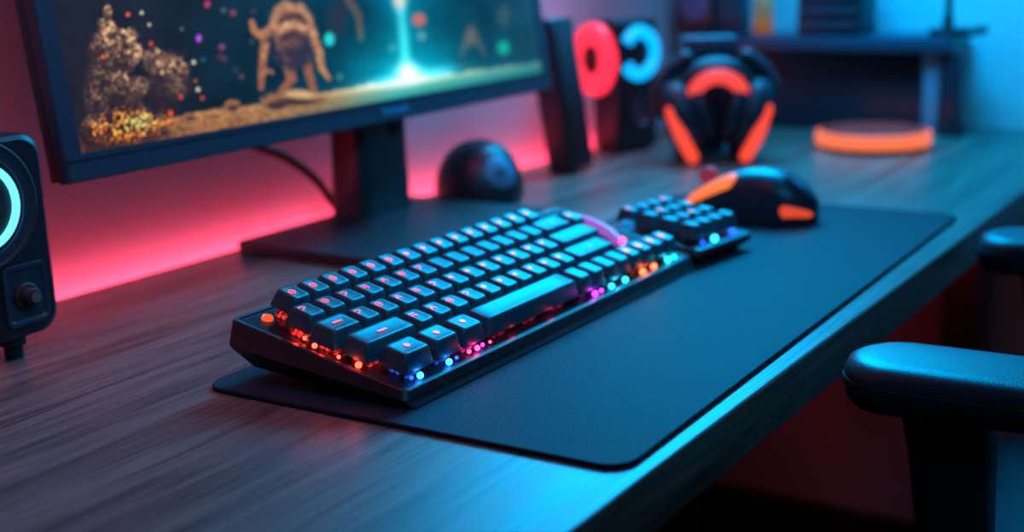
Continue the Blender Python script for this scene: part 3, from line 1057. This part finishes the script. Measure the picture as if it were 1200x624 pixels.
obj('cone', b, mat('red_tinted_cone', (0.06, 0.008, 0.012), 0.5), rs_)
Mb = Matrix.Translation((0.037, 0.0, 0.124)) @ Matrix.Rotation(PI / 2, 4, 'X')
b = B(); ring_torus(b, 0.0265, 0.0082, Mb, 56, 12, math.radians(-148), math.radians(148), sq=1.0)
obj('blue_ring', b, G_ringblue, rs_)
b = B(); lathe(b, [(0.017, -0.002), (0.016, 0.002), (0.008, 0.003), (0.0005, 0.006)], 32, Mb)
obj('cone', b, M_dust, rs_)
Mb2 = Matrix.Translation((0.037, 0.0, 0.050)) @ Matrix.Rotation(PI / 2, 4, 'X')
b = B(); lathe(b, [(0.019, -0.002), (0.019, 0.002), (0.016, 0.0025), (0.0145, 0.0005), (0.0005, -0.0005)], 32, Mb2)
obj('tweeter', b, M_bezel, rs_)

# ------------------------------------------------------------------ headset
hs = empty('gaming_headset', (0.874, 0.196, 0), 'black headset with red-orange light strips standing on the desk', 'headset', rz=math.atan2(-0.85, 0.53))
# local: +x = to the viewer's right, y = away from the viewer, z = up


def hp(h, v, y=0.0):
    return Vector((h, y, v))


hsr = hs
for s in (-1, 1):
    top, bot = Vector((s * 0.047, 0.0, 0.088)), Vector((s * 0.0245, 0.0, 0.0185))
    ax = (top - bot).normalized()
    ctr = (top + bot) / 2
    nx = Vector((s * ax.z, 0, -s * ax.x))          # outward normal
    # outer shell: lens of oval sections along the outward normal
    b = B()
    rings = []
    for o_, sc in ((-0.010, 0.80), (-0.008, 0.93), (0.0, 0.98), (0.010, 1.0), (0.018, 0.90), (0.023, 0.66), (0.025, 0.25)):
        g = []
        for k in range(32):
            a = 2 * PI * k / 32
            g.append(ctr + ax * (0.050 * sc * math.cos(a)) + Vector((0, 1, 0)) * (0.034 * sc * math.sin(a)) + nx * o_)
        rings.append(g)
    loft(b, rings)
    zmin = min(v.co.z for v in b.verts)
    cup = obj('ear_cup', b, M_head, hs, (0, 0, 0), angle=60)
    b = B()
    rings = []
    for o_, sc in ((-0.026, 0.60), (-0.027, 0.80), (-0.022, 0.93), (-0.014, 0.93), (-0.009, 0.80)):
        rings.append([ctr + ax * (0.042 * sc * math.cos(2 * PI * k / 32)) + Vector((0, 1, 0)) * (0.032 * sc * math.sin(2 * PI * k / 32)) + nx * o_ for k in range(32)])
    loft(b, rings)
    obj('ear_pad', b, M_leather, hs, angle=60)
    # strip on the front rim of the cup
    b = B()
    P0 = Vector((s * 0.0555, -0.026, 0.064)); P1 = Vector((s * 0.0315, -0.030, 0.010))
    mid = (P0 + P1) / 2 + Vector((s * 0.002, -0.004, 0))
    sweep(b, bez([P0, mid, P1], 8), 0.0078, 12, prof=[(math.cos(2 * PI * k / 12) * 0.95, math.sin(2 * PI * k / 12) * 0.55) for k in range(12)], up=Vector((0, -1, 0)), round_ends=True)
    obj('light_strip', b, G_strip, cup)
    # yoke joining cup and band
    b = B()
    sweep(b, bez([Vector((s * 0.066, 0.0, 0.060)), Vector((s * 0.067, 0.002, 0.085)), Vector((s * 0.055, 0.004, 0.108)), Vector((s * 0.036, 0.004, 0.123))], 8),
          [0.008] * 8 + [0.0095] * 8 + [0.010] * 9, 12, round_ends=True)
    obj('yoke', b, M_head, hs)
b = B()
pts = [Vector((0.042 * math.cos(a), 0.004, 0.078 + 0.036 * math.sin(a))) for a in [PI * k / 24 for k in range(25)]]
sweep(b, pts, 0.013, 14, prof=[(math.cos(2 * PI * k / 14) * 1.5, math.sin(2 * PI * k / 14) * 0.85) for k in range(14)], up=Vector((0, -1, 0)).cross(Vector((1, 0, 0))), round_ends=False)
band = obj('headband', b, M_leather, hs, angle=60)
b = B()
pts = [Vector((0.0285 * math.cos(a), -0.0165, 0.078 + 0.0245 * math.sin(a))) for a in [PI * (0.10 + 0.80 * k / 20) for k in range(21)]]
sweep(b, pts, 0.0088, 12, prof=[(math.cos(2 * PI * k / 12) * 0.6, math.sin(2 * PI * k / 12)) for k in range(12)], up=Vector((0, 0, 1)), round_ends=True)
obj('light_strip', b, G_arc, band)

# headset stand behind
hst = empty('headset_stand', (0.912, 0.224, 0), 'dark upright headset stand with a flat top just behind the headset', 'stand', rz=math.atan2(-0.85, 0.53))
b = B(); slab(b, 0.085, 0.055, 0.006, 0.010, 0.0015)
obj('base', b, M_bezel, hst)
b = B()
box(b, (0, 0, 0.066), (0.040, 0.014, 0.122), 0.003)
obj('post', b, M_bezel, hst)
b = B(); box(b, (0, -0.004, 0.1355), (0.066, 0.030, 0.022), 0.005, 3)
obj('cradle', b, M_cradle, hst)

# ------------------------------------------------------------------ coaster
cs = empty('charging_pad', (1.040, 0.058, 0), 'round flat pad with glowing orange rim on the far desk', 'charging pad')
b = B(); lathe(b, [(0.0005, 0), (0.058, 0), (0.062, 0.0015), (0.064, 0.005), (0.0005, 0.005)], 64)
obj('base', b, M_rubber, cs)
b = B(); lathe(b, [(0.062, 0.005), (0.0685, 0.006), (0.0700, 0.010), (0.0700, 0.020), (0.0690, 0.0222), (0.0665, 0.0232), (0.064, 0.0235)], 64)
obj('light_rim', b, G_coaster, cs)
b = B(); lathe(b, [(0.0642, 0.006), (0.0642, 0.0238), (0.062, 0.0246), (0.0005, 0.0246)], 64)
obj('top', b, glow('brown_pad_top_glow', (1.0, 0.16, 0.10), 0.09, (0.06, 0.025, 0.02)), cs)  # top is no lamp; weak emission supplies the red missing from the blue light

# -------------------------------------------------------------------- shelf
SX0, SX1 = 1.155, 1.266
sh = empty('desk_shelf', (SX0 + 0.055, 0.17, 0), 'dark raised shelf along the blue wall at the far end', 'shelf')
b = B(); box(b, (0, -0.170 + (0.383 - 0.010) / 2, 0.119), (SX1 - SX0, 0.373, 0.020), 0.002)
obj('shelf_board', b, M_shelf_lit, sh)
b = B(); box(b, (-0.020, (0.383 - 0.040) / 2 - 0.130, 0.0545), (0.016, 0.343, 0.107), 0.0015)
obj('front_panel', b, M_shelf, sh)
b = B(); box(b, (-0.034, -0.1715, 0.0542), (0.024, 0.026, 0.1084), 0.002)
obj('post', b, M_shelf, sh)
b = B(); box(b, (-0.034, -0.1455, 0.0542), (0.012, 0.020, 0.1084), 0.001)  # added strip in the open gap, imitates the lit wall behind
obj('upright', b, M_lit_gap, sh)['label'] = 'pale blue strip added in place of the lit wall gap'

# clamp with upright pin and side arm
cl = empty('boom_clamp', (1.185, 0.010, 0.129), 'dark clamp with upright pin on the open end of the shelf', 'clamp')
b = B(); slab(b, 0.034, 0.042, 0.010, 0.004, 0.001)
obj('clamp_body', b, M_stand, cl, (0, 0, 0.0002))
b = B(); lathe(b, [(0.0075, 0.010), (0.0070, 0.024), (0.0050, 0.028), (0.0045, 0.085), (0.0005, 0.086)], 20)
obj('pin', b, M_stand, cl)
b = B(); sweep(b, [(0, -0.015, 0.006), (0, -0.030, 0.0055), (0, -0.045, 0.008)], [0.006, 0.0058, 0.006], 14, round_ends=True)
obj('arm', b, M_stand, cl)

SZ = 0.129
# things on the shelf
bx = empty('storage_box', (1.195, 0.162, SZ), 'dark ribbed box standing alone in the middle of the shelf', 'box')
b = B(); box(b, (0, 0, 0.042), (0.070, 0.088, 0.082), 0.004)
obj('body', b, M_plastic, bx)
for k in range(4):
    b = B(); box(b, (-0.036, 0, 0.014 + 0.019 * k), (0.003, 0.080, 0.008), 0.001)
    obj('rib', b, M_bezel, bx)
b = B(); box(b, (0, 0, 0.086), (0.074, 0.092, 0.008), 0.003)
obj('lid', b, M_bezel, bx)

am = empty('amber_bottle', (1.195, 0.268, SZ), 'small amber bottle with pale upper half on the shelf', 'bottle')
b = B(); lathe(b, [(0.0005, 0), (0.0125, 0), (0.0138, 0.002), (0.0138, 0.020), (0.0128, 0.022), (0.0005, 0.022)], 28)
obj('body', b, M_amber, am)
b = B(); lathe(b, [(0.0130, 0.022), (0.0135, 0.023), (0.0132, 0.046), (0.0100, 0.052), (0.0060, 0.056), (0.0060, 0.064), (0.0005, 0.064)], 28)
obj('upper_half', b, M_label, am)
b = B(); lathe(b, [(0.0072, 0.063), (0.0072, 0.074), (0.0005, 0.075)], 24)
obj('cap', b, M_rubber, am)

tn = empty('stacked_tin', (1.195, 0.314, SZ), 'dark upright tin between the amber bottle and brown box', 'tin')
b = B(); box(b, (0, 0, 0.030), (0.040, 0.040, 0.060), 0.006, 3)
obj('body', b, M_bezel, tn)
b = B(); box(b, (0, 0, 0.068), (0.042, 0.042, 0.014), 0.005, 3)
obj('lid', b, M_plastic, tn)
b = B(); box(b, (-0.0205, 0, 0.018), (0.0012, 0.034, 0.003))
obj('band', b, M_rubber, tn)

wb = empty('brown_clock_box', (1.200, 0.366, SZ), 'brown box with a dim blue round face in the shelf corner', 'clock')
b = B(); box(b, (0, 0.0, 0.042), (0.050, 0.058, 0.084), 0.004)
obj('body', b, M_brown, wb)
Mc = Matrix.Translation((-0.0252, -0.001, 0.042)) @ Matrix.Rotation(-PI / 2, 4, 'Y')
b = B(); lathe(b, [(0.0235, -0.001), (0.0235, 0.002), (0.020, 0.003), (0.0005, 0.002)], 36, Mc)
obj('round_face', b, mat('dusky_blue_face', (0.10, 0.12, 0.22), 0.4), wb)

# -------------------------------------------------------------------- chair
ch = empty('office_chair', (0.411, -0.463, -D), 'black office chair with padded armrests pulled up to the desk', 'chair', rz=0.03)
DZ = D                        # local z of the desk top


def armrest(x):
    b = B()
    # pad: rounded plan, pillow-like section, axis along y
    Lp, Wp, H = 0.270, 0.076, 0.027
    rings = []
    for f, sc, dz in ((0, 0.82, 0), (0.15, 0.93, 0), (0.45, 1.0, 0), (0.72, 0.985, 0), (0.90, 0.90, 0), (0.98, 0.74, 0), (1.0, 0.50, 0)):
        ins = (1 - sc) * Wp * 0.5
        rings.append([(px, py, f * H - 0.006 * max(0, (py / (Lp / 2))) ** 2 * (1 - f)) for px, py, _ in rrect(Wp - 2 * ins, Lp - 2 * ins, 0.040 - ins, 0, 10)])
    loft(b, rings)
    pad = obj('armrest_pad', b, M_leather, ch, (x, 0.144, DZ - 0.024), angle=60)
    b = B()
    sweep(b, [(px, py, 0.0135) for px, py, _ in rrect(Wp - 0.0006, Lp - 0.0006, 0.040, 0, 10)] + [(Wp / 2 - 0.0003, Lp / 2 - 0.04, 0.0135)], 0.0007, 6)
    obj('seam', b, M_rubber, pad)
    b = B()
    rings = []
    for z, w, l, yc in ((DZ - 0.262, 0.035, 0.033, 0.194), (DZ - 0.20, 0.036, 0.036, 0.199), (DZ - 0.13, 0.037, 0.041, 0.205), (DZ - 0.055, 0.040, 0.049, 0.211), (DZ - 0.025, 0.044, 0.054, 0.214)):
        rings.append([(x + px, yc + py, z) for px, py, _ in rrect(w, l, 0.010, 0, 5)])
    loft(b, rings)
    obj('arm_post', b, M_plastic, ch, angle=30)
    b = B()
    s = 1 if x < 0 else -1
    box(b, (x + s * 0.055, 0.135, DZ - 0.250), (0.19, 0.150, 0.014), 0.004)
    obj('arm_bracket', b, M_plastic, ch)


AX = 0.1925
armrest(-AX); armrest(AX)
b = B()
rings = []
for f, sc in ((0, 0.90), (0.2, 0.97), (0.55, 1.0), (0.8, 0.97), (0.95, 0.90), (1.0, 0.78)):
    rings.append([(px * 0.86, py + 0.046, DZ - 0.237 + 0.087 * f) for px, py, _ in rrect(0.385 * sc, 0.42 * sc, 0.09 * sc, 0, 10)])
loft(b, rings)
obj('seat', b, M_seat, ch, angle=60)
b = B()
rings = []
for f, sc in ((0, 0.86), (0.25, 0.97), (0.5, 1.0), (0.8, 0.95), (1.0, 0.82)):
    rings.append([(px, -0.215 - 0.07 * f - 0.10 * (pz / 0.5), DZ - 0.02 + pz) for px, pz, _ in rrect(0.43 * sc, 0.56 * sc, 0.09, 0, 8)])
loft(b, rings)
obj('backrest', b, M_seat, ch, angle=60)
b = B(); sweep(b, bez([(0, -0.06, DZ - 0.248), (0, -0.27, DZ - 0.24), (0, -0.325, DZ - 0.16), (0, -0.295, DZ + 0.02)], 6), 0.022, 12)
obj('back_bar', b, M_plastic, ch)
b = B(); lathe(b, [(0.0005, 0.075), (0.032, 0.075), (0.030, 0.20), (0.018, 0.20), (0.018, DZ - 0.262), (0.08, DZ - 0.252), (0.08, DZ - 0.238), (0.0005, DZ - 0.238)], 24)
obj('gas_column', b, M_metal, ch)
for k in range(5):
    a = 2 * PI * k / 5 + 0.3
    b = B()
    sweep(b, [(0.02 * math.cos(a), 0.02 * math.sin(a), 0.105), (0.16 * math.cos(a), 0.16 * math.sin(a), 0.088), (0.29 * math.cos(a), 0.29 * math.sin(a), 0.070)], [0.022, 0.019, 0.014], 10)
    lg = obj('base_leg', b, M_plastic, ch)
    b = B(); lathe(b, [(0.0005, -0.012), (0.024, -0.012), (0.027, -0.008), (0.027, 0.008), (0.024, 0.012), (0.0005, 0.012)], 20, Matrix.Translation((0.28 * math.cos(a), 0.28 * math.sin(a), 0.0275)) @ Matrix.Rotation(a + PI / 2, 4, 'Z') @ Matrix.Rotation(PI / 2, 4, 'Y'))
    obj('caster', b, M_rubber, lg)

# ------------------------------------------------------------------- lights


def area(name, loc, target, size, col, power, size_y=None, spread=None):
    l = bpy.data.lights.new(name, 'AREA')
    l.color = col
    l.energy = power
    l.size = size
    if size_y:
        l.shape = 'RECTANGLE'
        l.size_y = size_y
    if spread:
        l.spread = spread
    o = bpy.data.objects.new(name, l)
    C.objects.link(o)
    p = Vector((loc[0], loc[1], loc[2] + D)); t = Vector((target[0], target[1], target[2] + D))
    o.location = p
    o.rotation_euler = (t - p).to_track_quat('-Z', 'Y').to_euler()
    return o


area('blue_corner_lamp', (0.93, 0.33, 0.64), (0.10, -0.10, 0.0), 0.62, (0.0, 0.45, 1.0), 17, 0.42, 2.2)
area('blue_ceiling_light', (0.75, -0.35, 1.25), (0.35, 0.0, 0.0), 0.8, (0.0, 0.34, 1.0), 1.2, 0.6)
area('blue_wall_washer', (0.96, 0.06, 0.62), (1.28, -0.03, 0.14), 0.3, (0.0, 0.42, 1.0), 3.8, 0.3, 1.7)
area('warm_fill', (-0.7, -1.5, 0.9), (0.3, 0.0, -0.05), 1.4, (1.0, 0.84, 0.80), 0.6, 1.0)  # added warm fill without a fixture, brings out brown in the wood
area('blue_front_fill', (-0.15, -0.55, 0.85), (0.30, 0.30, 0.10), 0.4, (0.0, 0.46, 1.0), 0.9, 0.4, 1.1)
area('under_desk_red', (0.80, 0.10, -0.10), (1.27, 0.15, -0.45), 0.4, (1.0, 0.025, 0.02), 0.10, 0.2)
area('red_wall_wash', (-0.05, 0.15, 0.75), (0.0, 0.42, 0.25), 0.5, (1.0, 0.045, 0.10), 1.2, 0.2, 2.0)
area('red_wall_wash', (0.72, 0.22, 0.55), (0.80, 0.42, 0.15), 0.3, (1.0, 0.06, 0.14), 0.30, 0.2, 1.4)


def led_lamp(x, y, col, power):
    l = bpy.data.lights.new('led_lamp', 'POINT')
    l.color = col; l.energy = power; l.shadow_soft_size = 0.0015
    o = bpy.data.objects.new('led_lamp', l)
    C.objects.link(o)
    p = L(x * U, y, PL + 0.0050)
    o.location = Matrix.Rotation(KY, 3, 'Z') @ p + Vector((0, 0, BASE + D))


for x, y in ((-0.62, 0.068), (-0.85, 0.045), (-0.9, 0.022)):
    led_lamp(x, y, (1.0, 0.05, 0.03), 0.006)
for x, y, c_, e_ in ((0.25, -0.0125, (0.02, 0.3, 1.0), 0.005), (1.75, -0.0125, (0.02, 0.3, 1.0), 0.004), (3.3, -0.0125, (1.0, 0.04, 0.25), 0.004), (5.5, -0.0115, (1.0, 0.03, 0.12), 0.0015), (8.0, -0.0115, (0.9, 0.03, 0.2), 0.0012), (11.0, -0.0125, (0.7, 0.04, 1.0), 0.004), (12.8, -0.0125, (0.03, 0.6, 1.0), 0.004), (15.2, -0.0125, (1.0, 0.15, 0.03), 0.005), (17.1, -0.0125, (0.03, 0.7, 1.0), 0.004)):
    led_lamp(x, y, c_, e_)

w = bpy.data.worlds.new('World')
bpy.context.scene.world = w
w.use_nodes = True
bg = w.node_tree.nodes['Background']
bg.inputs['Color'].default_value = (0.25, 0.38, 0.6, 1)
bg.inputs['Strength'].default_value = 0.008

# ------------------------------------------------------------------- camera
cam = bpy.data.cameras.new('camera')
co = bpy.data.objects.new('camera', cam)
C.objects.link(co)
r_ = Vector((0.539623, -0.8413857, -0.02961611)); u_ = Vector((0.21255561, 0.10211607, 0.97179855)); d_ = Vector((0.81463313, 0.53069992, -0.23394544))
co.matrix_world = Matrix(((r_.x, u_.x, -d_.x, -0.56592), (r_.y, u_.y, -d_.y, -0.44522), (r_.z, u_.z, -d_.z, 0.25204 + D), (0, 0, 0, 1)))
cam.sensor_width = 36
cam.lens = 1531.754 * 36 / 1200
cam.clip_start = 0.02
cam.dof.use_dof = True
cam.dof.focus_distance = 0.775
cam.dof.aperture_fstop = 3.6
bpy.context.scene.camera = co
sc = bpy.context.scene
sc.view_settings.view_transform = 'Standard'
sc.view_settings.look = 'None'
sc.view_settings.exposure = 0.0
sc.view_settings.gamma = 1.0
